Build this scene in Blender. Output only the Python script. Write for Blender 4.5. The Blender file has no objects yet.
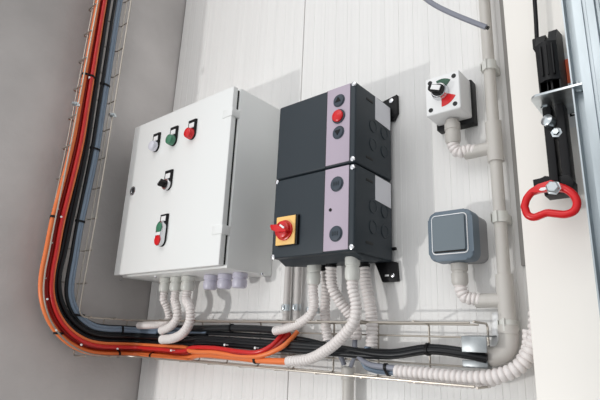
import bpy, bmesh, math, random
from mathutils import Vector, Matrix
random.seed(5)
# ------------------------------------------------------------------ place frame
# All coordinates are (x along the panel wall, d = distance out of it, z above the eye); S scales to metres.
S = 0.85
Z0 = 2.35
FP = 496.56
yaw, pit, rol = -0.70708747, 0.28066095, 0.04280177
FW = Vector((math.sin(yaw)*math.cos(pit), math.cos(yaw)*math.cos(pit), math.sin(pit)))
R0 = Vector((math.cos(yaw), -math.sin(yaw), 0)); U0 = R0.cross(FW)
RT = R0*math.cos(rol)+U0*math.sin(rol); UP = -R0*math.sin(rol)+U0*math.cos(rol)
def ray(px, py): return RT*((px-300)/FP) - UP*((py-200)/FP) + FW
def at(px, py, d):
    v = ray(px, py); t = (1-d)/v.y
    return (v.x*t, d, v.z*t)
def atx(px, py, x):
    v = ray(px, py); t = x/v.x
    return (x, 1-v.y*t, v.z*t)
def rad(wpx, p):
    c = Vector((p[0], 1-p[1], p[2])).dot(FW)
    return wpx*c/(2*FP)
def W(p): return Vector((p[0]*S, -p[1]*S, Z0+p[2]*S))
col = bpy.context.scene.collection
ORG = {}; CP = {}
# ------------------------------------------------------------------ materials
def mat(name, c, rough=.5, metal=0, noise=0, nscale=30, bump=0, bscale=80, spec=.5, coat=0, stretch=None, c2=None):
    m = bpy.data.materials.new(name); m.use_nodes = True
    nt = m.node_tree; b = nt.nodes['Principled BSDF']
    b.inputs['Base Color'].default_value = (*c, 1); b.inputs['Roughness'].default_value = rough
    b.inputs['Metallic'].default_value = metal; b.inputs['Specular IOR Level'].default_value = spec
    if coat: b.inputs['Coat Weight'].default_value = coat; b.inputs['Coat Roughness'].default_value = .1
    tc = nt.nodes.new('ShaderNodeTexCoord'); mp = nt.nodes.new('ShaderNodeMapping')
    geo = nt.nodes.new('ShaderNodeNewGeometry')
    nt.links.new(geo.outputs['Position'], mp.inputs['Vector'])
    if stretch: mp.inputs['Scale'].default_value = stretch
    if noise:
        n = nt.nodes.new('ShaderNodeTexNoise'); n.inputs['Scale'].default_value = nscale; n.inputs['Detail'].default_value = 6
        nt.links.new(mp.outputs[0], n.inputs['Vector'])
        r = nt.nodes.new('ShaderNodeValToRGB')
        r.color_ramp.elements[0].position = .3; r.color_ramp.elements[1].position = .7
        a = c2 if c2 else tuple(x*(1-noise) for x in c)
        r.color_ramp.elements[0].color = (*a, 1); r.color_ramp.elements[1].color = (*[min(1, x*(1+noise*.5)) for x in c], 1)
        nt.links.new(n.outputs[0], r.inputs[0]); nt.links.new(r.outputs[0], b.inputs['Base Color'])
    if bump:
        n2 = nt.nodes.new('ShaderNodeTexNoise'); n2.inputs['Scale'].default_value = bscale; n2.inputs['Detail'].default_value = 4
        nt.links.new(mp.outputs[0], n2.inputs['Vector'])
        bp = nt.nodes.new('ShaderNodeBump'); bp.inputs['Strength'].default_value = bump; bp.inputs['Distance'].default_value = .002
        nt.links.new(n2.outputs[0], bp.inputs['Height']); nt.links.new(bp.outputs[0], b.inputs['Normal'])
    return m
M = {}
M['panel'] = mat('coated_steel_panel', (.85,.84,.825), .5, noise=.04, nscale=3, stretch=(22,1,.5), bump=.12, bscale=6)
M['seam'] = mat('seam_shadow_gap', (.05,.05,.05), .8)
M['concrete'] = mat('concrete', (.62,.585,.57), .85, noise=.30, nscale=1.9, bump=.5, bscale=60, stretch=(1,1,1.2))
M['floor'] = mat('floor_concrete', (.33,.32,.30), .6, noise=.2, nscale=3)
M['column'] = mat('cream_painted_steel', (.86,.825,.775), .4, noise=.03, nscale=4)
M['trim_shaded'] = mat('grey_trim_with_shade', (.36,.345,.33), .6)  # grey wall strip, its colour darkened to carry the shadow beside the riser
M['cabinet'] = mat('white_grey_powder_coat', (.84,.85,.84), .32, bump=.05, bscale=300)
M['cabside'] = M['cabinet']
M['gasket'] = mat('dark_gap', (.03,.03,.03), .8)
M['black'] = mat('black_plastic', (.007,.007,.008), .45, spec=.25)
M['blackgloss'] = mat('black_cable', (.006,.007,.009), .38, spec=.35)
M['anthracite'] = mat('anthracite_plastic', (.027,.037,.046), .48, spec=.35, bump=.15, bscale=500)
M['lilac'] = mat('pale_lilac_keypad', (.46,.39,.47), .45)
M['keydark'] = mat('key_dark', (.035,.05,.07), .5)
M['red'] = mat('red_plastic', (.66,.004,.008), .3)
M['redlens'] = mat('red_lens', (.66,.006,.012), .25)
M['green'] = mat('green_lens', (.04,.20,.11), .3, coat=.3)
M['greenmark'] = mat('green_mark', (.03,.10,.06), .5)
M['whitelens'] = mat('white_lens', (.72,.72,.80), .3, coat=.3)
M['white'] = mat('white_plastic', (.85,.85,.85), .4)
M['label'] = mat('label_white', (.80,.80,.84), .5)
M['yellow'] = mat('yellow_plate', (.95,.60,.20), .45)
M['chrome'] = mat('chrome_ring', (.7,.7,.72), .2, metal=1)
M['zinc'] = mat('zinc_steel', (.62,.66,.68), .28, metal=1, noise=.25, nscale=40)
M['galv'] = mat('galvanised_steel', (.47,.52,.55), .42, metal=.8, noise=.22, nscale=12, stretch=(3,3,.6), bump=.1, bscale=30)
M['galvdark'] = mat('weathered_galvanised', (.33,.35,.36), .4, metal=.8, noise=.3, nscale=40)
M['wire'] = mat('galvanised_wire', (.46,.42,.37), .38, metal=.75)
M['pvc'] = mat('grey_pvc', (.55,.525,.49), .38)
M['pvcdark'] = mat('grey_pvc_behind', (.58,.55,.53), .45)
M['flex'] = mat('pale_flexible_conduit', (.80,.75,.73), .42)
M['gland'] = mat('pale_grey_gland', (.66,.66,.62), .35)
M['glandl'] = mat('lilac_gland', (.60,.58,.68), .35)
M['orange'] = mat('orange_cable', (.76,.13,.022), .38)
M['orange2'] = mat('light_orange_cable', (.82,.20,.055), .4)
M['redcable'] = mat('red_cable', (.36,.012,.008), .35)
M['redcable2'] = mat('bright_red_cable', (.62,.02,.02), .3)
M['greycable'] = mat('blue_grey_cable', (.20,.26,.34), .3)
M['greycable2'] = mat('grey_cable', (.25,.26,.31), .4)
M['darkgrey'] = mat('dark_grey_cable', (.010,.012,.014), .42)
M['switchgrey'] = mat('switch_blue_grey', (.125,.165,.205), .45)
M['switchface'] = mat('switch_rocker', (.15,.185,.21), .42)
M['switchback'] = mat('switch_back_box', (.30,.30,.31), .5)
M['orangelabel'] = mat('orange_sticker', (.95,.15,.05), .5)
# ------------------------------------------------------------------ mesh builder
class MB:
    def __init__(s): s.bm = bmesh.new()
    def box(s, x0, x1, d0, d1, z0, z1, bev=0, seg=2):
        b = bmesh.new(); bmesh.ops.create_cube(b, size=1)
        for v in b.verts:
            v.co = Vector(((x0+x1)/2+v.co.x*(x1-x0), (d0+d1)/2+v.co.y*(d1-d0), (z0+z1)/2+v.co.z*(z1-z0)))
        if bev: bmesh.ops.bevel(b, geom=b.edges[:], offset=bev, segments=seg, profile=.5, affect='EDGES')
        s.merge(b); return s
    def merge(s, b):
        mp = {v: s.bm.verts.new(v.co) for v in b.verts}
        for f in b.faces:
            try: s.bm.faces.new([mp[v] for v in f.verts])
            except ValueError: pass
        b.free()
    def prism(s, plane, pts, lo, hi, bev=0):
        f = {'F': lambda p, t: (p[0], t, p[1]), 'S': lambda p, t: (t, p[0], p[1]), 'T': lambda p, t: (p[0], p[1], t)}[plane]
        b = bmesh.new()
        A = [b.verts.new(f(p, lo)) for p in pts]; B = [b.verts.new(f(p, hi)) for p in pts]
        n = len(pts)
        b.faces.new(A); b.faces.new(B[::-1])
        for i in range(n): b.faces.new([A[i], B[i], B[(i+1) % n], A[(i+1) % n]])
        if bev:
            es = [e for e in b.edges if (e.verts[0] in B and e.verts[1] in B)]
            bmesh.ops.bevel(b, geom=es, offset=bev, segments=2, profile=.5, affect='EDGES')
        s.merge(b); return s
    def ringloft(s, rings, cap=True, closed=False):
        V = [[s.bm.verts.new(p) for p in r] for r in rings]
        n = len(V[0]); m = len(V)
        for i in range(m if closed else m-1):
            a = V[i]; b = V[(i+1) % m]
            for k in range(n): s.bm.faces.new([a[k], a[(k+1) % n], b[(k+1) % n], b[k]])
        if cap and not closed: s.bm.faces.new(V[0]); s.bm.faces.new(V[-1][::-1])
        return s
    def lathe(s, c, ax, prof, seg=20):
        c = Vector(c); ax = Vector(ax).normalized()
        u = ax.orthogonal().normalized(); w = ax.cross(u)
        s.ringloft([[c+ax*t+(u*math.cos(6.28318*k/seg)+w*math.sin(6.28318*k/seg))*r for k in range(seg)] for t, r in prof])
        return s
    def tube(s, pts, r, seg=10, closed=False, rib=None, cap=True, squash=None):
        P = [Vector(p) for p in pts]
        n = len(P); T = []
        for i in range(n):
            a = P[i-1] if (i > 0 or closed) else P[i]; b = P[(i+1) % n] if (i < n-1 or closed) else P[i]
            T.append((b-a).normalized())
        N = T[0].orthogonal().normalized(); rings = []
        for i in range(n):
            N = (N - T[i]*N.dot(T[i])).normalized(); Bn = T[i].cross(N)
            rr = r[i] if isinstance(r, (list, tuple)) else r
            rings.append([P[i]+(N*math.cos(6.28318*k/seg)+Bn*math.sin(6.28318*k/seg))*rr for k in range(seg)])
        s.ringloft(rings, cap=cap, closed=closed); return s
    def flex(s, ctrl, r, pitch=.0084, depth=.24, seg=16):
        # annular corrugated hose along a smooth path
        P = resample(smooth(ctrl, 14), pitch/6)
        pat = (1-depth*.3, 1-depth*.06, 1.0, 1-depth*.06, 1-depth*.3, 1-depth)
        return s.tube(P, [r*pat[i % 6] for i in range(len(P))], seg)
    def build(s, name, m, parent=None, flat=False):
        for v in s.bm.verts: v.co = W(v.co)
        bmesh.ops.recalc_face_normals(s.bm, faces=s.bm.faces[:])
        xs = [v.co for v in s.bm.verts]
        if parent is not None: o = ORG[parent.name]
        else: o = Vector(((min(p.x for p in xs)+max(p.x for p in xs))/2, (min(p.y for p in xs)+max(p.y for p in xs))/2, min(p.z for p in xs)))
        for v in s.bm.verts: v.co -= o
        me = bpy.data.meshes.new(name); s.bm.to_mesh(me); s.bm.free()
        me.materials.append(M[m])
        if not flat:
            me.shade_smooth(); me.set_sharp_from_angle(angle=math.radians(38))
        ob = bpy.data.objects.new(name, me); col.objects.link(ob)
        if parent is not None: ob.parent = parent
        else: ob.location = o
        ORG[ob.name] = o
        return ob
def smooth(pts, k=8):
    P = [Vector(p) for p in pts]
    if len(P) < 3: return [P[0].lerp(P[-1], i/k) for i in range(k+1)]
    Q = [P[0]*2-P[1]]+P+[P[-1]*2-P[-2]]; out = []
    for i in range(1, len(Q)-2):
        a, b, c, d = Q[i-1:i+3]
        # centripetal parametrisation keeps tight bends round
        t0 = 0; t1 = max(1e-5, (b-a).length**.5); t2 = t1+max(1e-5, (c-b).length**.5); t3 = t2+max(1e-5, (d-c).length**.5)
        for j in range(k):
            t = t1+(t2-t1)*j/k
            A1 = a*((t1-t)/(t1-t0))+b*((t-t0)/(t1-t0)); A2 = b*((t2-t)/(t2-t1))+c*((t-t1)/(t2-t1)); A3 = c*((t3-t)/(t3-t2))+d*((t-t2)/(t3-t2))
            B1 = A1*((t2-t)/(t2-t0))+A2*((t-t0)/(t2-t0)); B2 = A2*((t3-t)/(t3-t1))+A3*((t-t1)/(t3-t1))
            out.append(B1*((t2-t)/(t2-t1))+B2*((t-t1)/(t2-t1)))
    return out+[P[-1]]
def resample(P, step):
    out = [P[0].copy()]; acc = 0
    for a, b in zip(P, P[1:]):
        L = (b-a).length
        if L < 1e-9: continue
        t = step-acc
        while t <= L:
            out.append(a.lerp(b, t/L)); t += step
        acc = L-(t-step)
    return out
def tag(o, label=None, cat=None, group=None, kind=None):
    if label: o['label'] = label
    if cat: o['category'] = cat
    if group: o['group'] = group
    if kind: o['kind'] = kind
    return o
def thing(name, label, cat, loc, group=None):
    o = bpy.data.objects.new(name, None); col.objects.link(o)
    o.location = W(loc); o.empty_display_size = .02; ORG[o.name] = W(loc)
    return tag(o, label, cat, group)
def dplate(cx, cz, w, h, zt=None, seg=10):   # square top, half round bottom
    r = w/2
    pts = [(cx-r, cz+h-r), (cx-r, cz)]
    pts = [(cx+r, cz+h-r), (cx-r, cz+h-r)]
    for k in range(seg+1):
        a = math.pi+math.pi*k/seg
        pts.append((cx+r*math.cos(a), cz+r*math.sin(a)))
    return pts
def circ(cx, cz, r, n=24, a0=0, a1=6.28318): return [(cx+r*math.cos(a0+(a1-a0)*k/n), cz+r*math.sin(a0+(a1-a0)*k/n)) for k in range(n)]
def rrect(x0, x1, z0, z1, r, n=6):
    out = []
    for cx, cz, a in ((x1-r, z1-r, 0), (x0+r, z1-r, 90), (x0+r, z0+r, 180), (x1-r, z0+r, 270)):
        for k in range(n+1):
            t = math.radians(a+90*k/n); out.append((cx+r*math.cos(t), cz+r*math.sin(t)))
    return out
OUT = (0, 1, 0)
# ------------------------------------------------------------------ setting
ZF = -Z0/S
XL = -1.52
# corrugated sandwich panel wall: vertical grooves 40 mm apart, joints between the panels
def panel_wall(x0, x1):
    prof = []; x = x0
    k = 0; g = .0011
    n = int((x1-x0)/.0407)
    prof.append((x0, 0))
    xs = [-.868+.0407*i for i in range(-16, 34)]
    for xx in xs:
        if xx-.004 <= x0 or xx+.004 >= x1: continue
        if abs(xx+.868) < .001 or abs(xx+.868-.0407*25) < .001:
            prof += [(xx-.0022, 0), (xx-.0012, -.007), (xx+.0012, -.007), (xx+.0022, 0)]
        else:
            prof += [(xx-g, 0), (xx-g*.2, -.0009), (xx+g*.2, -.0009), (xx+g, 0)]
            prof += [(xx+.0135-g, 0), (xx+.0135, -.0004), (xx+.0135+g, 0), (xx+.0271-g, 0), (xx+.0271, -.0004), (xx+.0271+g, 0)]
    prof.append((x1, 0))
    prof = [p for i, p in enumerate(prof) if p[0] <= x1]
    prof += [(x1, -.08), (x0, -.08)]
    return MB().prism('T', prof, ZF, 2.4)
tag(panel_wall(XL+.004, .75).build('wall_back', 'panel', flat=True), kind='structure')
tag(MB().box(XL-.35, XL, -.1, .665, ZF, 2.4, .004).build('wall_left', 'concrete'), kind='structure')
tag(MB().box(XL-.001, XL+.0055, -.08, -.004, ZF, 2.4).build('trim_shaded_1', 'seam'), kind='structure')
tag(MB().box(-3, 2.2, -.1, 5, ZF-.1, ZF).build('floor', 'floor'), kind='structure')
# white steel column: flange in front, web behind it
cm = MB(); cm.box(-.253, .25, .088, .10, ZF, 2.4, .002); cm.box(-.215, .21, .001, .088, ZF, 2.4)
tag(cm.build('wall_right', 'column'), kind='structure')
tag(MB().box(-.287, -.262, .0005, .006, .16, 2.2, .001).build('trim_shaded_2', 'trim_shaded'), kind='structure')
# ------------------------------------------------------------------ control cabinet
cx0, cx1, cz0, cz1 = -1.438, -.945, .178, .676
cab = thing('control_cabinet', 'large light grey steel control cabinet with three round lamps on its door', 'electrical cabinet', (-1.19, .0, cz0))
b = MB(); b.box(cx0+.006, cx1, .0, .166, cz0-.004, cz1+.002, .004); b.build('body', 'cabinet', cab)
b = MB(); b.box(cx0+.006, cx1-.007, .160, .1735, cz0+.005, cz1-.006); b.build('door_gasket', 'gasket', cab)
dr = MB().box(cx0, cx1-.0045, .1725, .19, cz0, cz1, .0028, 3).build('door', 'cabinet', cab)
for hz in (.597, .270):
    h = MB(); h.box(cx1-.040, cx1-.005, .186, .1925, hz-.012, hz+.012, .002); h.box(cx1-.014, cx1-.0005, .160, .1920, hz-.012, hz+.012, .002)
    h.build('hinge', 'cabinet', cab)
kl = at(133, 191, .19)
o = MB().lathe(kl, OUT, [(-.002, .0155), (.002, .0150), (.003, .012), (.003, .0095), (.0005, .009)]).build('lock', 'chrome', cab)
b = MB(); b.box(kl[0]-.003, kl[0]+.003, .190, .1925, kl[2]-.0085, kl[2]+.0085, .001); b.build('keyhole', 'black', o)
def legend(cxx, cz, parent_name, w=.0335, h=.062):
    o = MB().prism('F', dplate(cxx, cz, w, h), .189, .1965, .001).build(parent_name, 'black', cab)
    lb = MB().box(cxx-w*.34, cxx+w*.34, .196, .1975, cz+h*.30, cz+h*.30+h*.31-.003, .0005).build('legend_plate', 'white', o)
    return o
lamps = [((-1.293, .572), 'whitelens', 'clear white indicator lamp'), ((-1.203, .571), 'green', 'green indicator lamp'), ((-1.114, .570), 'redlens', 'red indicator lamp')]
for (lx, lz), mm, lab in lamps:
    o = legend(lx, lz, 'indicator_lamp'); o['label'] = lab
    MB().lathe((lx, .196, lz), OUT, [(0, .0165), (.006, .0165), (.007, .0155), (.010, .0158), (.0145, .0145), (.0175, .0095), (.0182, .0001)], 28).build('lens', mm, o)
# selector switch on the door
sx, sz = -1.203, .431
o = legend(sx, sz, 'selector_switch')
MB().lathe((sx, .196, sz), OUT, [(0, .0172), (.006, .0172), (.008, .0155), (.008, .012), (.005, .0118)], 28).build('collar', 'chrome', o)
b = MB(); b.lathe((sx, .199, sz), OUT, [(0, .0125), (.006, .0120), (.0075, .008)], 20)
a = math.radians(215); ux, uz = math.cos(a), math.sin(a)
q = [(-.010, -.006), (.010, -.0045), (.012, 0), (.010, .0045), (-.010, .006)]
b.prism('F', [(sx+p*ux-w_*uz, sz+p*uz+w_*ux) for p, w_ in q], .203, .222, .0015)
b.build('knob', 'black', o)
# double push button
bx, bz = -1.199, .283
o = MB().prism('F', [(bx-.0165, bz+.058), (bx-.0165, bz-.02)]+[(bx+.0165*math.cos(math.pi+math.pi*k/10), bz-.02+.0165*math.sin(math.pi+math.pi*k/10)) for k in range(1, 10)]+[(bx+.0165, bz-.02), (bx+.0165, bz+.058)], .189, .1965, .001).build('double_push_button', 'black', cab)
MB().box(bx-.011, bx+.011, .196, .1975, bz+.037, bz+.052, .0005).build('legend_plate', 'white', o)
def stad(x, z, w, h, n=10):
    r = w/2
    return [(x+r*math.cos(math.pi*k/n), z+h/2-r+r*math.sin(math.pi*k/n)) for k in range(n+1)]+[(x+r*math.cos(math.pi+math.pi*k/n), z-h/2+r+r*math.sin(math.pi+math.pi*k/n)) for k in range(n+1)]
MB().prism('F', stad(bx, bz, .033, .072), .196, .206, .001).build('bezel', 'chrome', o)
MB().prism('F', stad(bx-.001, bz+.017, .025, .029), .205, .2085, .001).build('start_button', 'green', o)
MB().box(bx-.0125, bx+.0105, .205, .2095, bz-.006, bz+.003, .001).build('button_lens', 'white', o)
MB().prism('F', stad(bx-.001, bz-.020, .025, .029), .205, .2095, .001).build('stop_button', 'red', o)
# glands under the cabinet
def gland(p, r, h, parent, m='gland', name='cable_gland', up=.006):
    x, d, z = p
    b = MB(); b.lathe((x, d, z+up), (0, 0, -1), [(0, r*.82), (up, r*.82), (up+.001, r), (up+h*.33, r), (up+h*.36, r*.88), (up+h*.45, r*.86), (up+h*.47, r*.98), (up+h*.86, r*.98), (up+h, r*.80)], 20)
    return b.build(name, m, parent)
zg = cz0-.004
for px, py in ((211, 278), (225, 279), (240, 278)):
    p = at(px, py, .085); gland((p[0], .085, zg), .0205, .040, cab, 'glandl')
FL = []
for px, w in ((166, 10), (177, 11), (188.5, 12)):
    d = .10; p = at(px, 278, d); r = rad(w+1, p)
    FL.append((p[0], d, zg, r)); gland((p[0], d, zg), r*1.08, .042, cab, 'gland')
for px in (146, 181, 262):
    p = at(px, 275, .05); MB().lathe((p[0], .14 if px < 200 else .05, zg+.002), (0, 0, -1), [(0, .004), (.005, .004), (.006, .002)], 8).build('screw', 'chrome', cab)
# ------------------------------------------------------------------ drive controller (two stacked anthracite modules)
kx0, kx1, kz0, kz1, ks = -.79, -.56, .183, .570, .376
drv = thing('motor_controller', 'anthracite plastic motor controller with a yellow and red isolator knob', 'control box', (-.675, 0, kz0))
MB().box(kx0+.012, kx1-.012, 0, .02, kz0+.012, kz1-.004, .003).build('base_plate', 'anthracite', drv)
b = MB(); b.prism('S', [(.012, kz0+.004), (.125, kz0-.010), (.155, kz0+.004), (.155, kz0+.03), (.012, kz0+.03)], kx0+.006, kx1-.006, 0); b.build('gland_tray', 'anthracite', drv)
for nm, z0, z1 in (('lower_cover', kz0+.002, ks-.0015), ('upper_cover', ks+.0015, kz1)):
    c = MB().box(kx0, kx1, .012, .170, z0, z1, .0045, 3).build(nm, 'anthracite', drv)
    lz0 = z0+.004; lz1 = z1-.002
    MB().box(-.637, -.5735, .1695, .1722, lz0, lz1, .0008).build('keypad_strip', 'lilac', c)
    MB().box(-.6388, -.6374, .169, .1712, z0+.002, z1-.002).build('cover_joint', 'gasket', c)
    # white type label on the right flank
    MB().prism('S', [(.020, z1-.006), (.088, z1-.004), (.088, z1-.062), (.020, z1-.066)], kx1-.0008, kx1+.0010).build('type_label', 'label', c)
    # knock outs, slots
    for dd, zz in ((.098, z0+.109), (.098, z0+.063), (.048, z0+.109), (.048, z0+.063)):
        MB().lathe((kx1-.0015, dd, zz), (1, 0, 0), [(0, .0155), (.0030, .0150), (.0034, .0135), (.0024, .0130), (.0024, .0001)], 20).build('knockout', 'anthracite', c)
    for dd, zz in ((.112, z1-.024), (.112, z0+.026)):
        MB().box(kx1-.001, kx1+.0012, dd-.014, dd+.014, zz-.003, zz+.003, .001).build('slot', 'gasket', c)
for p in ((-.565, kz1-.006), (-.566, ks+.009), (-.566, ks-.010), (-.566, kz0+.010), (kx0+.006, ks-.005), (kx0+.006, kz0+.006)):
    MB().lathe((p[0], .168, p[1]), OUT, [(0, .0055), (.0035, .0055), (.0045, .003)], 12).build('screw', 'chrome', drv)
def key(x, z, r, m, lab=None):
    o = MB().lathe((x, .1715, z), OUT, [(0, r*1.15), (.0012, r*1.15), (.0022, r), (.0042, r*.97), (.005, r*.8), (.005, .0001)], 28).build('key_button', m, drv)
    if lab: o['label'] = lab
    return o
k1 = key(-.603, .533, .0138, 'keydark', 'dark round up arrow key')
MB().prism('F', [(-.611, .5285), (-.595, .5285), (-.603, .541)], .176, .1775).build('arrow_mark', 'black', k1)
k0 = MB().lathe((-.603, .1712, .4935), OUT, [(0, .0172), (.0035, .0172), (.004, .015)], 28).build('stop_button', 'keydark', drv)
MB().lathe((-.603, .174, .4935), OUT, [(0, .0142), (.005, .0142), (.0075, .011), (.008, .0001)], 28).build('button_cap', 'red', k0)
k2 = key(-.603, .4545, .0138, 'keydark', 'dark round down arrow key')
MB().prism('F', [(-.611, .459), (-.603, .4465), (-.595, .459)], .176, .1775).build('arrow_mark', 'black', k2)
for zz in (.334, .224):
    k = key(-.604, zz, .0150, 'keydark', 'dark round key with small raised marks')
    b = MB()
    for i in (-1, 0, 1):
        b.box(-.604+i*.006-.0015, -.604+i*.006+.0015, .176, .1773, zz-.0045, zz+.0045)
    b.box(-.612, -.596, .176, .1772, zz-.0012, zz+.0012); b.build('key_mark', 'anthracite', k)
MB().lathe((-.620, .1715, .278), OUT, [(0, .0038), (.0018, .0038), (.0018, .0001)], 12).build('status_window', 'black', drv)
# isolator
ix, iz = -.7400, .2450
iso = MB().box(ix-.0300, ix+.0325, .169, .1765, iz-.034, iz+.035, .001).build('isolator', 'black', drv)
MB().box(ix-.0300, ix+.0275, .1762, .1800, iz-.033, iz+.034, .002).build('escutcheon', 'yellow', iso)
MB().lathe((ix-.002, .179, iz), OUT, [(0, .0235), (.005, .0235), (.006, .021), (.013, .020), (.015, .017)], 28).build('knob_base', 'red', iso)
b = MB(); a = math.radians(14); ux, uz = math.cos(a), math.sin(a)
hp = [(-.025, -.007), (-.027, 0), (-.025, .007), (-.008, .009), (.020, .007), (.024, 0), (.020, -.007), (-.008, -.009)]
hp = [(ix+p*ux-q_*uz+(-.002), iz+p*(-uz)*1+q_*ux) for p, q_ in hp]
b.prism('F', hp, .190, .203, .003); b.build('knob_handle', 'red', iso)
MB().prism('F', [(ix+.002, iz+.006), (ix+.014, iz-.002), (ix+.017, iz+.001), (ix+.004, iz+.0095)], .2028, .2038).build('pointer_mark', 'white', iso)
# mounting ears
ear = MB(); ear.prism('F', [at(*q)[::2] for q in ((372, 258, .012), (396, 262, .012), (397.5, 281, .012), (382, 282, .012), (377, 268, .012))], .001, .012, .001)
e = ear.build('mounting_ear', 'black', drv)
q = at(387, 275.5, .0122); MB().box(q[0]-.005, q[0]+.005, .0118, .0130, q[2]-.002, q[2]+.002).build('size_mark', 'white', e)
q = at(393, 275.5, .012); MB().lathe((q[0], .0115, q[2]), OUT, [(0, .005), (.003, .005), (.004, .003)], 10).build('screw', 'chrome', e)
ear = MB(); ear.prism('F', [at(*q)[::2] for q in ((380, 103, .012), (396.5, 94.5, .012), (397, 112, .012), (393, 120, .012), (380, 120, .012))], .001, .012, .001)
e = ear.build('mounting_ear', 'black', drv)
q = at(391.5, 101, .012); MB().lathe((q[0], .0115, q[2]), OUT, [(0, .006), (.003, .006), (.004, .003)], 10).build('screw', 'chrome', e)
MB().lathe((kx1-.006, .012, .215), (1, 0, 0), [(0, .004), (.014, .004)], 8).build('side_pin', 'black', drv)
MB().lathe((kx1-.006, .012, .545), (1, 0, 0), [(0, .004), (.014, .004)], 8).build('side_pin', 'black', drv)
# ------------------------------------------------------------------ helpers for runs
def run(name, label, cat, pts, r, m, group=None, seg=10, k=8):
    Q = resample(smooth(pts, k), .006); o = tag(MB().tube(Q, r, seg).build(name, m), label, cat, group); CP[o.name] = (Q, r); return o
def hose(label, pts, r, group=None, pitch=.0084, m='flex', depth=.24):
    return tag(MB().flex(pts, r, pitch, depth).build('flexible_conduit', m), label, 'conduit', group)
# hoses under the cabinet
(ax_, ad, az, ar), (bx_, bd, bz_, br), (c_x, cd, c_z, cr_) = FL
zt = zg-.036
hr = .0128
p1 = [(ax_, ad, zt), (ax_, ad, zt-.03), at(166, 305, .09), at(169, 318, .07), at(163, 323.5, .068), at(152, 325, .075), at(139, 325.5, .075)]
hose('pale ribbed hose from the leftmost gland of the cabinet, curling left behind the other two', p1, hr*.92)
p2 = [(bx_, bd, zt), (bx_, bd, zt-.03), at(177, 308, .10), at(177, 318, .095), at(171, 326, .09), at(161, 331, .085)]
hose('pale ribbed hose from the middle gland of the light grey cabinet', p2, hr)
p3 = [(c_x, cd, zt), (c_x, cd, zt-.03), at(190, 308, .11), at(190, 321, .105), at(184, 332, .10), at(174, 338, .095), at(162, 339.5, .09)]
hose('pale ribbed hose from the rightmost hose gland of the light grey cabinet, looping widest', p3, hr*1.05)
# glands and hoses under the controller
g1 = at(314, 266, .095); g3 = at(331, 266, .095); g4 = at(352.5, 261, .125); g5 = at(364, 268, .05); g2 = at(326, 268, .05)
gz = kz0-.004
gland((g1[0], .095, gz), .0165, .048, drv); gland((g4[0], .125, gz+.002), .0165, .050, drv); gland((g3[0], .095, gz), .0135, .012, drv, 'black'); gland((g5[0], .05, gz), .0135, .012, drv, 'black'); gland((g2[0], .05, gz), .0135, .012, drv, 'black')
hose('pale ribbed hose from the left gland of the dark controller, bending left', [(g1[0], .095, gz-.042), (g1[0], .095, gz-.06), at(314, 305, .095), at(311, 314, .095), at(303, 321, .09), at(290, 327, .08), at(275, 331, .07)], rad(9.5, g1))
hose('pale ribbed hose hanging straight down behind the others under the dark controller', [(g2[0], .05, gz-.008), at(326, 290, .048), at(325, 310, .046), at(326, 327, .046), at(328, 341, .046)], rad(10, g2))
hose('pale ribbed hose slanting right to pass behind the front gland hose', [(g3[0], .095, gz-.008), at(331, 277, .09), at(333, 289, .085), at(341, 303, .07), at(350, 315, .055), at(355, 327, .05), at(356, 340, .05)], rad(11.5, g3))
hose('pale ribbed hose from the tall front gland, sweeping down left into the tray', [(g4[0], .125, gz-.042), (g4[0], .125, gz-.06), at(356, 305, .12), at(354, 321, .12), at(343, 336, .115), at(328, 349, .105), at(309, 359, .095), at(288, 361.5, .09)], rad(11.5, g4), pitch=.0086)
hose('pale ribbed hose hanging at the right rear under the dark controller', [(g5[0], .05, gz-.008), at(366, 285, .05), at(370, 305, .05), at(372, 325, .05), at(371.5, 347, .05)], rad(12, g5))
# small rigid tubes behind the controller with steel clamps
for px, lab in ((287, 'left'), (297.5, 'right')):
    a = at(px, 295, .018); r = rad(7, a)
    t = thing('rigid_conduit', 'thin grey tube on the wall, %s one of the pair between the two boxes' % lab, 'conduit', (a[0], .018, -.3))
    MB().tube([(a[0], .018, .40), (a[0], .018, -.05)], r, 14).build('tube', 'pvcdark', t)
    c = MB(); c.lathe((a[0], .018, .079), (0, 0, 1), [(0, r*1.25), (.016, r*1.25)], 14); c.box(a[0]-.004, a[0]+.004, .018, .034, .081, .093, .001)
    c.build('clamp', 'zinc', t)
c = MB(); q = at(310, 310, .02); c.box(q[0]-.016, q[0]+.014, .001, .012, q[2]-.008, q[2]+.006, .001); c.lathe((q[0]-.004, .012, q[2]), OUT, [(0, .008), (.012, .008), (.014, .004)], 6)
tag(c.build('pipe_clip', 'zinc'), 'small steel clip with a bolt beside the pair of thin tubes', 'clip')
# wide tube below the tray
a = at(348, 390, .03); r = rad(11.5, a)
t = thing('rigid_conduit', 'grey vertical tube running down the wall below the cable tray', 'conduit', (a[0], .03, -.6))
MB().tube([(a[0], .03, -.062), (a[0], .03, ZF)], r, 18).build('tube', 'pvc', t)
MB().lathe((a[0], .03, -.045), (0, 0, -1), [(0, r*.8), (.001, r*1.15), (.028, r*1.15), (.029, r)], 18).build('collar', 'pvc', t)
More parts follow.
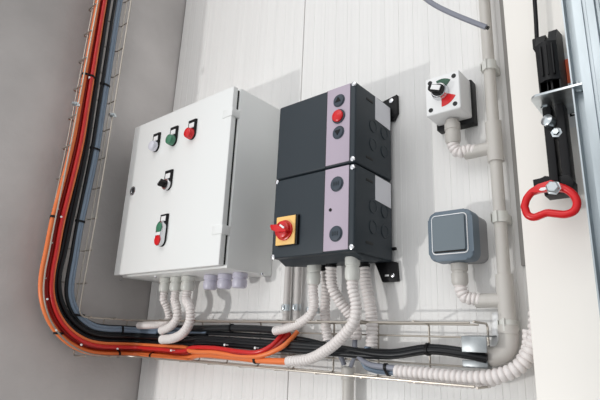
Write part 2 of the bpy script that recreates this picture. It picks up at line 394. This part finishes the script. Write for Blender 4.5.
# ------------------------------------------------------------------ riser pipe at the right
rx, rd = -.3105, .034; rr = .0121
ris = thing('conduit_riser', 'tall grey plastic conduit riser with tee branches beside the white column', 'conduit', (rx, rd, -.02))
MB().tube([(rx, rd, 1.6), (rx, rd, .045)], rr, 20).build('pipe', 'pvc', ris)
def zof(py, d=.035): return at(490+py*.063, py, d)[2]
for y0, y1, br_ in ((121, 161, 146), (274, 320, 300)):
    z1_, z0_ = zof(y0), zof(y1); zb = zof(br_)
    b = MB(); b.lathe((rx, rd, z0_), (0, 0, 1), [(0, rr), (.0005, rr*1.3), (z1_-z0_-.0005, rr*1.3), (z1_-z0_, rr)], 20)
    b.lathe((rx, rd, zb), (-1, 0, 0), [(0, rr*1.12), (.033, rr*1.12), (.0335, rr*.9)], 18); b.build('tee', 'pvc', ris)
for y in (65, 217, 325):
    z = zof(y); b = MB(); b.lathe((rx, rd, z-.011), (0, 0, 1), [(0, rr*1.02), (.0005, rr*1.24), (.0215, rr*1.24), (.022, rr*1.02)], 20)
    b.box(rx-.012, rx+.012, 0.0, rd, z-.009, z+.009, .001)
    b.box(rx-.0160, rx-.0145, rd, rd+.010, z-.008, z+.008); b.box(rx-.003, rx+.000, rd+.012, rd+.0185, z-.0112, z+.0112)
    b.build('pipe_clip', 'gland', ris)
# bottom elbow: down, then to the left
er = rr*1.42
ze = at(498, 356.5, rd)[2]
el = [(rx, rd, .048), (rx, rd, ze+.034), (rx-.0015, rd, ze+.022), (rx-.009, rd, ze+.009), (rx-.022, rd, ze+.0015), (rx-.036, rd, ze), (rx-.056, rd, ze)]
MB().tube(resample(smooth(el, 8), .004), er, 22).build('elbow', 'pvc', ris)
MB().lathe((rx, rd, .046), (0, 0, -1), [(0, er), (.0005, er*1.06), (.014, er*1.06), (.0145, er)], 22).build('elbow_collar', 'pvc', ris)
sp = [at(498, 322, .020), at(497.5, 330, .020), at(497, 340, .020), at(493, 349, .022)]
tag(MB().tube(resample(smooth([(sp[0][0], .018, .07)]+sp, 8), .004), rad(11, sp[1]), 16).build('conduit_stub', 'white'), 'short pale rounded tube tucked left of the riser elbow', 'conduit')
# ------------------------------------------------------------------ rotary isolator on the right
x0, x1, z0, z1 = -.434, -.356, .480, .569
rsw = thing('rotary_switch', 'white square rotary switch box with green and red dial marks', 'switch', (-.395, 0, .47))
b = MB(); b.box(x0-.004, x1+.003, 0, .026, z0-.010, z1+.004, .003); b.build('back_box', 'black', rsw)
cv = MB(); cv.box(x0, x1, .024, .086, z0, z1, .0035, 3); cv = cv.build('cover', 'white', rsw)
for sx_, sz_ in ((x0+.012, z1-.012), (x1-.012, z1-.012), (x0+.012, z0+.012), (x1-.012, z0+.012)):
    MB().lathe((sx_, .0855, sz_), OUT, [(0, .0050), (.0015, .0050), (.0015, .0001)], 12).build('screw_recess', 'gasket', cv)
kx, kz = -.396, .5275
def arc(a0, a1, ri, ro, n=10):
    return [(kx+ro*math.cos(math.radians(a0+(a1-a0)*k/n)), kz+ro*math.sin(math.radians(a0+(a1-a0)*k/n))) for k in range(n+1)]+[(kx+ri*math.cos(math.radians(a1+(a0-a1)*k/n)), kz+ri*math.sin(math.radians(a1+(a0-a1)*k/n))) for k in range(n+1)]
MB().prism('F', arc(48, 112, .010, .031), .0855, .0872).build('green_mark', 'greenmark', cv)
MB().prism('F', arc(-92, -28, .010, .034), .0855, .0872).build('red_mark', 'red', cv)
kb = MB().lathe((kx-.002, .086, kz), OUT, [(0, .0190), (.004, .0190), (.006, .0175), (.012, .0170), (.014, .015)], 26).build('dial_ring', 'chrome', rsw)
b = MB(); a = math.radians(158); ux, uz = math.cos(a), math.sin(a)
hp = [(-.014, -.008), (.016, -.0065), (.018, 0), (.016, .0065), (-.014, .008)]
b.lathe((kx-.002, .098, kz), OUT, [(0, .0145), (.004, .0135), (.005, .011)], 22)
b.prism('F', [(kx-.002+p*ux-q_*uz, kz+p*uz+q_*ux) for p, q_ in hp], .100, .114, .002); b.build('knob', 'black', kb)
MB().prism('F', [(kx-.003+p*ux-q_*uz, kz+p*uz+q_*ux) for p, q_ in ((-.013, -.0055), (.008, -.005), (.008, .005), (-.013, .0055))], .1138, .1162, .0005).build('knob_pointer', 'white', kb)
ga = at(452, 120, .045); gland((ga[0], .045, z0-.010), .0165, .048, rsw, 'pvc')
hz_ = zof(146)
hose('short pale ribbed hose linking the white rotary switch to the riser tee', [(ga[0], .045, z0-.050), (ga[0], .045, z0-.062), (ga[0]+.010, .042, z0-.078), (ga[0]+.030, .038, hz_+.004), (ga[0]+.044, .035, hz_), (rx-.052, rd, hz_)], .0128)
tag(MB().lathe((rx-.062, rd, hz_), (1, 0, 0), [(0, .0138), (.031, .0138)], 18).build('conduit_sleeve', 'pvc'), 'smooth grey sleeve joining the upper short hose to the riser', 'conduit')
# ------------------------------------------------------------------ grey surface switch
x0, x1, z0, z1 = -.440, -.348, .166, .267
gsw = thing('wall_switch', 'blue grey rounded surface switch with a wide rocker', 'switch', (-.394, 0, .166))
MB().prism('F', rrect(x0+.004, x1-.001, z0+.004, z1-.003, .014), .0, .05, .001).build('back_box', 'switchback', gsw)
MB().prism('F', rrect(x0, x1, z0, z1, .016), .046, .080, .005).build('housing', 'switchgrey', gsw)
MB().prism('F', rrect(x0+.008, x1-.010, z0+.013, z1-.008, .008), .0795, .0815, .0008).build('frame', 'white', gsw)
MB().prism('F', rrect(x0+.0098, x1-.0118, z0+.0150, z1-.0098, .007), .0805, .0823).build('frame_inset', 'switchgrey', gsw)
MB().prism('F', rrect(x0+.0135, x1-.014, z0+.0195, z1-.013, .002), .081, .087, .002).build('rocker', 'switchface', gsw)
MB().box(x0+.0135, x1-.014, .081, .0835, z0+.0165, z0+.0195).build('rocker_gap', 'gasket', gsw)
ga = at(459, 262, .045); gland((ga[0], .045, z0), .0165, .044, gsw, 'pvc')
hz_ = zof(300)
hose('short pale ribbed hose linking the blue grey switch to the riser tee', [(ga[0], .045, z0-.040), (ga[0]+.001, .045, z0-.050), (ga[0]+.008, .042, z0-.066), (ga[0]+.024, .038, hz_+.003), (ga[0]+.038, .035, hz_), (rx-.050, rd, hz_)], .0128)
tag(MB().lathe((rx-.056, rd, hz_), (1, 0, 0), [(0, .0138), (.025, .0138)], 18).build('conduit_sleeve', 'pvc'), 'smooth grey sleeve joining the lower short hose to the riser', 'conduit')
# ------------------------------------------------------------------ wire basket tray: down the concrete, round the corner, along the panels
BK, FR = .03, .095          # back and front of the basket, measured from its wall
ZT, ZB = .048, -.060
DI, DO = .272, .380         # on the concrete: inner and outer edge
tray = thing('wire_cable_tray', 'galvanised wire basket cable tray bending down the concrete and along the panels', 'cable tray', (-1.2, .03, ZB))
wr = .0019
CD, CZ, R1 = .18, .142, .200
def lpath(t, off, x_end, rin=None, z_top=1.75, t1=None, o2=None):
    """Run down the concrete at fraction t (0 inner, 1 outer), round the bend, through the corner, along the panel wall."""
    tk = t if isinstance(t, tuple) else (t,)*4; t = tk[3]
    def dz(z):
        K = ((1.04, tk[0]), (.55, tk[1]), (.31, tk[2]), (.14, tk[3]))
        if z >= 1.04: return DI+(DO-DI)*tk[0]
        for (a, u), (b_, v) in zip(K, K[1:]):
            if z >= b_: return DI+(DO-DI)*(v+(u-v)*(z-b_)/(a-b_))
        return DI+(DO-DI)*tk[3]
    d = DI+(DO-DI)*t; zb = ZT+(ZB-ZT)*(t if t1 is None else t1)
    X = XL+off; pts = []
    r = min(d-off-.03, max(.02, (d-CD))) if rin is None else rin
    cd_, cz_ = d-r, zb+r
    z = z_top
    while z > cz_+.04: pts.append((X, dz(z), z)); z -= .09
    for k in range(0, 7):
        a = math.radians(15*k)
        pts.append((X, cd_+r*math.cos(a), cz_-r*math.sin(a)))
    q = .028
    if cd_-(off+q) > .06: pts.append((X, (cd_+off+q)/2, zb))
    pts += [(X, off+q, zb), (X+q*.3, (o2 or off)+q*.3, zb), (X+q, o2 or off, zb)]
    x = X+q+.1
    while x < x_end-.05: pts.append((x, o2 or off, zb)); x += .15
    pts.append((x_end, o2 or off, zb))
    return pts
XE = -.352; FL_ = .078; BL_ = .050
TI, TO = (0, 0, .02, .06), (1.04, 1.07, 1.12, 1.13)
for t, off, rin in ((TI, FR, .022), (TI, BK, .022), (TO, FR, .215), (TO, BK, .215), (.22, BK, .06), (.72, BK, .14)):
    w2 = wr*1.25 if off == FR else wr
    MB().tube(resample(smooth(lpath(t, FL_ if off == FR else (BL_ if t in (TI, TO) else off), XE if off == FR else -.36, rin, t1=0 if t == TI else 1 if t == TO else t, o2=off), 6), .008), w2, 7).build('rail_wire', 'wire', tray)
x = -.344-.1203*0
xs = [-.350-.1195*i for i in range(0, 10)]
for xx in xs:
    if xx < XL+.09: continue
    MB().tube([(xx, FR+.002, ZT+.002), (xx, BK+.004, ZT+.002), (xx, BK-.002, ZT-.004), (xx, BK-.002, ZB+.004), (xx, BK+.004, ZB-.002), (xx, FR+.002, ZB-.002)], wr*1.15, 7).build('cross_wire', 'wire', tray)
X = XL
zc = .145
while zc < 1.7:
    MB().tube([(X+FL_+.002, DI-.002, zc), (X+BK+.004, DI-.002, zc), (X+BK-.002, DI+.004, zc), (X+BK-.002, DO+.006, zc), (X+BK+.004, DO+.010, zc), (X+FL_+.002, DO+.010, zc)], wr*1.15, 7).build('cross_wire', 'wire', tray)
    zc += .1
for dd in (.09, .17, .25):
    MB().tube([(X+FR+.002, dd, ZT+.002), (X+BK+.004, dd, ZT+.002), (X+BK-.002, dd, ZT-.004), (X+BK-.002, dd, ZB+.004), (X+BK+.004, dd, ZB-.002), (X+FR+.002, dd, ZB-.002)], wr*1.15, 7).build('cross_wire', 'wire', tray)
for q in (atx(113, 115, X+FR), atx(76, 104, X+FR)):
    b = MB(); b.lathe((q[0]-.012, q[1], q[2]), (1, 0, 0), [(0, .005), (.010, .005), (.011, .007), (.015, .007), (.016, .004), (.022, .0035)], 8); b.box(q[0]-.006, q[0]+.002, q[1]-.012, q[1]+.012, q[2]-.004, q[2]+.004, .001)
    b.build('coupling_bolt', 'zinc', tray)
# galvanised mounting plates at the tray end
def plate(lab, pts_px, d0, d1):
    P = [at(px, py, d1) for px, py in pts_px]
    return tag(MB().prism('F', [(p[0], p[2]) for p in P], d0, d1, .0015).build('mounting_plate', 'galvdark'), lab, 'plate')
pb = MB(); a0 = at(461, 336, .085); a1 = at(487, 353, .085); 
pb.box(a0[0], a1[0], .082, .085, a1[2], a0[2], .001)
pb.prism('S', [(.085, a0[2]), (.082, a0[2]-.001), (.030, a0[2]+.001), (.030, a0[2]+.004)], a0[0], a1[0])
tag(pb.build('mounting_plate', 'galvdark'), 'folded galvanised plate over the tray end, above the black cables', 'plate')
pb = MB(); b0 = at(462, 358, .05); b1 = at(488, 369, .05)
pb.box(b0[0], b1[0], .028, .05, b1[2], b0[2]-.003, .001)
tag(pb.build('mounting_plate', 'galvdark'), 'narrow galvanised strip at the tray end, below the black cables', 'plate')
# ------------------------------------------------------------------ cables
def cable(name, lab, t, t1, off, r, m, x_end, tail=(), ztop=1.75):
    P = lpath(t, off, x_end, None, ztop, t1)
    P += [at(*q) for q in tail]
    Q = resample(smooth(P, 6), .007); o = tag(MB().tube(Q, r, 10).build(name, m), lab, 'cable'); CP[o.name] = (Q, r); return o
OR = [
 ('light orange cable on the outer edge of the tray, leftmost on the concrete', (.99,.98,1.14,1.16), .955, .066, .0075, 'orange2'),
 ('orange cable second from the outer edge of the tray', (.94,.91,1.08,1.07), .90, .050, .0070, 'orange'),
 ('dark red cable running beside the outer orange cables', (.88,.84,.98,.97), .79, .058, .0072, 'redcable'),
 ('bright red cable running on top between dark red and light orange', (.83,.79,.93,.93), .76, .074, .0055, 'redcable2'),
 ('light orange cable beside the black cables', (.77,.71,.86,.87), .68, .066, .0058, 'orange2')]
xE = -1.18
cable('cable', OR[0][0], OR[0][1], OR[0][2], OR[0][3], OR[0][4], OR[0][5], -1.20, [(200, 355, .075), (235, 357.5, .08), (262, 360.5, .085), (286, 361.5, .09), (292, 361.2, .09)])
cable('cable', OR[1][0], OR[1][1], OR[1][2], OR[1][3], OR[1][4], OR[1][5], -1.20, [(200, 353, .062), (235, 356, .068), (262, 360.5, .074), (292, 361, .085)])
cable('cable', OR[2][0], OR[2][1], OR[2][2], OR[2][3], OR[2][4], OR[2][5], -1.20, [(190, 348.5, .07), (215, 350, .08), (240, 354, .088), (258, 355, .088), (272, 350, .08), (283, 341, .06), (291, 332, .045)])
cable('cable', OR[3][0], OR[3][1], OR[3][2], OR[3][3], OR[3][4], OR[3][5], -1.20, [(190, 348, .078), (215, 348, .088), (240, 351.5, .095), (258, 352, .095), (271, 346, .085), (280, 337, .062), (287, 329, .045)])
cable('cable', OR[4][0], OR[4][1], OR[4][2], OR[4][3], OR[4][4], OR[4][5], -1.20, [(190, 351, .082), (215, 352.5, .088), (240, 356, .09), (262, 355.5, .092), (282, 347, .08), (291, 339, .06), (299, 330, .045)])
BLK = [('outermost of the thick black cables in the tray', (.69,.60,.70,.77), .60, .058, .0070), ('second of the thick black cables in the tray', (.665,.57,.66,.73), .53, .050, .0070), ('innermost of the thick black cables in the tray', (.64,.54,.63,.69), .46, .064, .0064)]
tails = [[(200, 343.5, .06), (260, 348, .06), (330, 353, .06), (390, 356, .058), (430, 351, .058), (465, 355, .055), (489, 360, .05)],
         [(200, 340.5, .06), (260, 344.5, .06), (330, 349, .06), (390, 352.5, .06), (430, 347.5, .06), (465, 351.5, .055), (489, 356, .05)],
         [(200, 338, .06), (260, 341.5, .06), (330, 346.5, .06), (390, 355, .066), (430, 350, .066), (465, 354, .06), (489, 358, .054)]]
for (lab, t, t1, off, r), tl in zip(BLK, tails): cable('cable', lab, t, t1, off, r, 'blackgloss', -1.20, tl)
GRY = [('dark edge cable between the black bundle and the blue grey cables', (.43,.37,.44,.45), .39, .058, .0050, 'blackgloss', [(150, 333, .05), (165, 334, .05), (200, 335, .05), (208, 335, .05)]),
       ('thick blue grey cable, outer one of its pair', (.31,.26,.37,.36), .31, .058, .0058, 'greycable', [(150, 331, .055), (165, 331.5, .055), (180, 333, .05), (208, 333, .045)]),
       ('thick blue grey cable, inner one of its pair', (.23,.18,.29,.27), .235, .056, .0056, 'greycable', [(150, 328.5, .055), (165, 329, .055), (200, 328.5, .05), (215, 329, .045)])]
for lab, t, t1, off, r, m, tl in GRY: cable('cable', lab, t, t1, off, r, m, -1.36, tl[:])
run('cable', 'dark grey cable entering the left hose below the pair of thin tubes', 'cable', [at(170, 328, .048), at(200, 328.5, .05), at(220, 328, .05), at(250, 328.5, .055), at(279, 330.5, .068)], .0092, 'darkgrey')
run('cable', 'thin dark cable below the dark grey cable', 'cable', [at(208, 333, .045), at(250, 335, .045), at(300, 339, .045), at(345, 349, .045), at(390, 352, .045)], .006, 'blackgloss')
run('cable', 'grey cable looping from a hanging hose into the big lower hose', 'cable', [at(355, 338, .05), at(355, 349, .055), at(360, 358, .06), at(370, 364.5, .065), at(385, 367, .07), at(402, 369, .07)], rad(5.5, at(370, 364, .06)), 'greycable2')
run('cable', 'blue grey cable from the rear hose curving left to the tray floor', 'cable', [at(371, 344, .05), at(366, 349, .055), at(362, 356, .052), at(365, 366, .05), at(376, 371, .055), at(402, 373, .065)], rad(5, at(370, 364, .06)), 'greycable')
run('cable', 'short grey cable slanting from the straight hose to the lower tube', 'cable', [at(329, 340, .046), at(335, 347, .045), at(341, 357, .04), at(345, 367, .032)], rad(5, at(340, 355, .05)), 'greycable2')
run('cable', 'short grey cable leaning right above the lower tube', 'cable', [at(357, 350, .05), at(354, 358, .045), at(350, 368, .034)], rad(4, at(340, 355, .05)), 'greycable2')
cable('cable', 'thin black cable along the inner side of the blue grey cables', (.16,.11,.22,.21), .19, .045, .0042, 'blackgloss', -1.30)
# big lower hose
bh = [at(396, 371.5, .072), at(420, 373.5, .072), at(445, 376, .072), at(470, 378, .072), at(492, 377, .070), at(510, 372, .066), at(523, 363, .060), at(531, 350, .056), at(535, 337, .052), at(536, 322, .05), at(536, 308, .05)]
hose('thick pale ribbed hose along the tray bottom, turning up behind the white column', bh, rad(14.5, bh[2]), pitch=.0108, depth=.26)
bh2 = [at(408, 379, .045), at(430, 381, .045), at(455, 383, .045), at(478, 384, .045), at(495, 381, .045), at(510, 372, .04), at(520, 360, .038), at(526, 347, .035), at(527, 330, .03)]
hose('second pale ribbed hose hidden mostly behind the thick lower hose', bh2, rad(9, bh2[2]), pitch=.0098, depth=.26)
# cable ties: a strap pulled tight round whichever cables it crosses
def hull(P):
    P = sorted(set(P))
    def half(P):
        h = []
        for p in P:
            while len(h) > 1 and (h[-1][0]-h[-2][0])*(p[1]-h[-2][1])-(h[-1][1]-h[-2][1])*(p[0]-h[-2][0]) <= 0: h.pop()
            h.append(p)
        return h
    a = half(P); b = half(P[::-1]); return a[:-1]+b[:-1]
def tie(names, axis, val, lab, side=None, w=.0062):
    o1, o2 = [k for k in range(3) if k != axis]; pts = []
    for n in names:
        Q, r = CP[n]
        for a, b in zip(Q, Q[1:]):
            if (a[axis]-val)*(b[axis]-val) <= 0 and a[axis] != b[axis]:
                p = a.lerp(b, (val-a[axis])/(b[axis]-a[axis]))
                if side and not side(p): continue
                tg = (b-a).normalized(); k = max(.35, abs(tg[axis]))
                for i in range(16):
                    t = 6.28318*i/16; pts.append((round(p[o1]+(r+.0008)*math.cos(t), 6), round(p[o2]+(r+.0008)*math.sin(t)/k, 6)))
                break
    if not pts: print('no tie', lab); return
    H = hull(pts); cu = sum(p[0] for p in H)/len(H); cv_ = sum(p[1] for p in H)/len(H)
    b = MB(); rings = []
    for u, v in H:
        L = math.hypot(u-cu, v-cv_); uu = (u-cu)/L; vv = (v-cv_)/L; ring = []
        for du, da in ((-.0004, -w/2), (.0014, -w/2), (.0014, w/2), (-.0004, w/2)):
            p = [0, 0, 0]; p[axis] = val+da; p[o1] = u+uu*du; p[o2] = v+vv*du; ring.append(tuple(p))
        rings.append(ring)
    b.ringloft(rings, closed=True)
    tag(b.build('cable_tie', 'black'), lab, 'cable tie', 'black cable ties on the tray')
nm = lambda *k: ['cable' if i == 0 else 'cable.%03d' % i for i in k]
def zl(x, y): return atx(x, y, XL+.06)[2]
onL = lambda p: p[1] > .2
onT = lambda p: p[0] < -1.44
tie(nm(8, 9, 10), 2, zl(106, 85), 'black cable tie round the blue grey cables, highest of them')
tie(nm(8, 9, 10), 2, zl(84, 222), 'black cable tie round the blue grey cables, halfway down the concrete')
tie(nm(0, 1, 2, 3, 4), 2, zl(88, 77), 'black cable tie round the orange and red cables, high on the concrete')
tie(nm(0, 1), 2, zl(57, 218), 'black cable tie on the outer orange cables, halfway down the concrete')
tie(nm(8, 9, 10), 2, zl(99, 150), 'black cable tie round the blue grey cables beside the cabinet top')
tie(nm(8, 9, 10), 2, zl(76, 315), 'black cable tie round the blue grey cables at the start of the bend', onL)
tie(nm(8, 9, 10), 1, atx(122, 332, XL+.06)[1], 'black cable tie round the blue grey cables near the corner', onT)
tie(nm(0, 1), 1, atx(118, 350, XL+.06)[1], 'black cable tie on the orange cable just before the corner', onT)
tie(nm(0, 1), 2, zl(52, 333), 'black cable tie on the outer orange cables in the bend', onL)
tie(nm(0, 1), 0, at(151, 352, .07)[0], 'black cable tie on the orange cable just right of the corner')
tie(nm(0, 1), 0, at(257, 359, .08)[0], 'black cable tie on the orange cable below the red bend')
tie(nm(11), 0, at(232, 328, .05)[0], 'black cable tie on the dark grey cable')
tie(nm(13, 14), 0, at(386, 368, .07)[0], 'black cable tie on the grey cables left of the big hose')
tie(nm(5, 6, 7), 0, at(428, 350, .06)[0], 'black cable tie round the black cables above the big hose')
# pale tie tails standing proud of the bundle
tails_ = [atx(47, 299, XL+.075), atx(56, 330, XL+.08), atx(81, 344.5, XL+.08), atx(117, 348.5, XL+.08), at(173, 350.5, .085), at(226.5, 345, .085), at(257, 348, .085), atx(89, 78, XL+.08), atx(61, 217, XL+.085)]
tl_lab = ['in the upper part of the bend', 'in the middle of the bend', 'in the lower part of the bend', 'left of the corner', 'below the cabinet hoses', 'below the lilac glands', 'left of the red bend', 'near the top of the concrete', 'halfway down the concrete']
for i, (p, lb) in enumerate(zip(tails_, tl_lab)):
    b = MB(); ax = (1, .3, -.1) if p[0] < -1.4 else (0, 1, 0)
    b.lathe((p[0], p[1], p[2]), ax, [(-.006, .0014), (.004, .0014), (.0045, .0030), (.008, .0030), (.0085, .0015)], 8)
    tag(b.build('tie_head', 'white'), 'small white tie head on the orange cables ' + lb, 'tie head', 'white tie heads on the cable bundle')
# ------------------------------------------------------------------ loose grey cable from above
g = [(-.52, .30, 1.9), (-.50, .24, 1.3), at(405, -22, .16), at(420, -6, .15), at(434, 4.5, .14), at(452, 13.5, .13), at(470, 21, .12), at(488, 28, .11)]
t = thing('loose_cable', 'loose grey cable hanging in from the top with a cut end', 'cable', g[-1])
r = rad(5.2, g[5])
MB().tube(resample(smooth(g, 8), .005), r, 12).build('sheath', 'greycable2', t)
e = Vector(g[-1]); dv = (e-Vector(g[-2])).normalized()
MB().lathe(e-dv*.002, dv, [(0, r*.7), (.0035, r*.7)], 10).build('core', 'black', t)
# ------------------------------------------------------------------ galvanised post
post = thing('galvanised_post', 'folded galvanised steel post rising along the right edge', 'post', (-.09, .15, .0))
pr = [(-.1335, .200), (-.1312, .200), (-.1305, .178), (-.1190, .178), (-.1182, .202), (-.1050, .2025), (-.1040, .199), (-.1000, .199), (-.0990, .2025), (-.0880, .2030), (-.0860, .197), (-.0820, .197), (-.0800, .2030), (-.01, .2030), (-.01, .104), (-.1335, .104)]
MB().prism('T', pr, ZF, 2.2).build('profile', 'galv', post, flat=True)
# ------------------------------------------------------------------ emergency release
x0r, x1r = -.1885, -.1560
rel = thing('release_lever', 'black slotted release rail with a red looped handle on the white column', 'release handle', (-.17, .1, .25))
zP = .402
b = MB(); b.box(x0r, x0r+.0135, .125, .158, .258, .52, .0015); b.box(x1r-.0130, x1r, .125, .158, .258, .52, .0015); b.box(x0r, x1r, .101, .126, .26, .52, .001) if False else None
b.box(x0r+.01, x1r-.01, .128, .150, .258, .268, .001); b.build('rail', 'black', rel)
b = MB(); zt0, zt1 = .424, .556
pr = [(x0r-.001, .101), (x0r-.001, .158), (x0r+.012, .166), (x1r-.012, .166), (x1r+.001, .158), (x1r+.001, .101)]
b.prism('T', pr, zt0+.022, .520)
b.box(x0r-.001, x0r+.0135, .101, .158, zt0-.02, zt0+.024); b.box(x1r-.0145, x1r+.001, .101, .158, zt0-.02, zt0+.024)
b.prism('S', [(.101, .519), (.158, .519), (.140, .548), (.101, .556)], x0r-.001, x0r+.014)
b.prism('S', [(.101, .519), (.158, .519), (.140, .552), (.101, .562)], x1r-.013, x1r+.001)
b.box(x0r+.010, x1r-.010, .101, .145, .518, .535)
b.box(x0r-.010, x0r+.002, .115, .135, .530, .552, .002)
for i in range(3): b.box(x0r+.008+i*.009, x0r+.0105+i*.009, .160, .169, zt0+.03, .512, .0006)
b.build('rope_housing', 'black', rel)
q = at(536.5, 41, .125)
MB().tube([(q[0], .125, .535), at(536, 20, .125), at(534, -10, .125), at(532, -60, .125), (at(532, -60, .125)[0], .125, 1.9)], rad(4.2, q), 10).build('rope', 'black', rel)
# steel bracket: horizontal plate seen from below, fixed to the post
pl = [(-.196, .106), (-.196, .190), (-.193, .198), (-.186, .203), (-.118, .203), (-.118, .106)]
br_ = MB(); br_.prism('T', pl, zP, zP+.004, .0005); brk = br_.build('bracket_plate', 'zinc', rel)
for bx2, bd2 in ((-.184, .155), (-.128, .180)):
    MB().lathe((bx2, bd2, zP+.006), (0, 0, -1), [(-.012, .003), (-.004, .0035), (-.003, .0065), (.002, .0065), (.003, .0070), (.008, .0068), (.009, .004)], 6).build('bolt', 'zinc', brk)
# clamp bolt in the slot
q = at(551, 121, .165)
MB().lathe((q[0], .150, q[2]), (-.35, 1, .15), [(0, .006), (.006, .006), (.0065, .0100), (.019, .0100), (.021, .007)], 14).build('clamp_bolt', 'zinc', rel)
q = at(556, 132, .160)
MB().lathe((q[0], .148, q[2]), (0, 1, 0), [(0, .009), (.010, .009), (.011, .006), (.016, .005)], 6).build('nut', 'zinc', rel)
# foot block, handle, hex bolt
f0 = at(541, 196, .15); f1 = at(572, 178, .15)
b = MB()
def pxp(*q, d=.15): return [at(x, y, d)[::2] for x, y in q]
b.prism('F', pxp((533, 180), (541, 179), (545, 176), (556, 178), (566, 176), (573, 180), (574, 192), (545, 196), (543, 187), (534, 187)), .120, .152, .001)
b.prism('F', pxp((562, 177), (571, 176), (576, 183), (574, 190), (562, 188)), .140, .160, .002)
b.build('lower_block', 'black', rel)
HP = [(524.5, 206.5), (527, 198.5), (533, 191.5), (542, 187.5), (553, 186), (563, 188), (570.5, 192), (575.5, 198), (577, 204.5), (574, 211), (566, 214.3), (556, 213.8), (547, 213), (541, 215), (534, 217.3), (528, 215)]
hp3 = [Vector(at(x, y, .178)) for x, y in HP]
hr_ = []
lp = smooth(hp3+[hp3[0]], 6)[:-1]
for p in lp:
    hr_.append(.0061)
b = MB(); b.tube(lp, hr_, 14, closed=True)
q1 = [at(x, y, .17) for x, y in ((531, 192), (540, 186), (553, 182), (566, 187), (567, 193), (553, 191.5), (540, 193.5), (533, 196))]
b.prism('F', [(p[0], p[2]) for p in q1], .170, .184, .002)
hd = b.build('handle', 'red', rel)
q = at(553, 187.5, .186)
MB().lathe((q[0], .182, q[2]), OUT, [(0, .0115), (.002, .0115), (.0022, .0100), (.009, .0100), (.0105, .008)], 6).build('hex_bolt', 'zinc', hd)
q = at(543, 188.8, .184)
MB().prism('F', [(q[0]-.006, q[2]-.001), (q[0]-.003, q[2]+.002), (q[0]+.004, q[2]+.002), (q[0]+.006, q[2]-.001), (q[0]+.002, q[2]-.003), (q[0]-.003, q[2]-.003)], .1835, .1848).build('handle_mark', 'white', hd)
# warning sticker on the column
A = at(562, 60, .101); B = at(569.5, 60, .101); z_t = A[2]; z_m = at(566, 84, .101)[2]; z_b = at(571, 128, .101)[2]
sk = MB().box(A[0], A[0]+.0155, .1003, .1012, z_b, z_t+.012).build('warning_sticker', 'white')
tag(sk, 'narrow white sticker with an orange top and black marks on the column', 'sticker')
MB().box(A[0]+.003, A[0]+.012, .1010, .1016, z_m, z_t-.001).build('orange_field', 'orangelabel', sk)
b = MB()
zz = z_m-.050
for k in range(3):
    z = z_m-.040-.012*k
    b.box(A[0]+.002, A[0]+.013, .1010, .1016, z, z+.003)
b.box(A[0]+.002, A[0]+.005, .1010, .1016, z_m-.064, z_m-.038); b.build('black_marks', 'black', sk)
# ------------------------------------------------------------------ light
def area(name, p, tgt, size, power, c):
    l = bpy.data.lights.new(name, 'AREA'); l.shape = 'DISK'; l.size = size; l.energy = power; l.color = c
    o = bpy.data.objects.new(name, l); col.objects.link(o); o.location = W(p)
    o.rotation_euler = (W(tgt)-W(p)).to_track_quat('-Z', 'Y').to_euler(); return o
area('key_light', (-1.75, 2.2, -.60), (-.7, 0, .3), .06, 16, (1, .985, .96))
area('overhead_fill', (-.6, 2.6, 2.4), (-.7, 0, .2), 1.8, 16, (1, .97, .93))  # soft fill added from overhead, not a visible fixture
w = bpy.data.worlds.new('hall'); bpy.context.scene.world = w; w.use_nodes = True
nt = w.node_tree; bg = nt.nodes['Background']
# hall surroundings as an added ambient gradient: brighter front and left, duller right and below
tc = nt.nodes.new('ShaderNodeTexCoord'); dp = nt.nodes.new('ShaderNodeVectorMath'); dp.operation = 'DOT_PRODUCT'
dp.inputs[1].default_value = (-.75, -.5, .43)
mr = nt.nodes.new('ShaderNodeMapRange'); mr.inputs[1].default_value = -1; mr.inputs[2].default_value = 1; mr.inputs[3].default_value = .18; mr.inputs[4].default_value = 1.35
nt.links.new(tc.outputs['Generated'], dp.inputs[0]); nt.links.new(dp.outputs['Value'], mr.inputs[0]); nt.links.new(mr.outputs[0], bg.inputs[1])
bg.inputs[0].default_value = (.95, .975, 1, 1)
# ------------------------------------------------------------------ camera
cam = bpy.data.cameras.new('camera'); co = bpy.data.objects.new('camera', cam); col.objects.link(co)
cam.sensor_width = 36; cam.lens = FP/600*36; cam.clip_start = .01
mw = Matrix((RT, UP, -FW)).transposed().to_4x4(); mw.translation = Vector((0, -S, Z0)); co.matrix_world = mw
cam.dof.use_dof = False
sc = bpy.context.scene; sc.camera = co
sc.view_settings.view_transform = 'Standard'; sc.view_settings.look = 'None'; sc.view_settings.gamma = 1
sc.view_settings.exposure = -.24
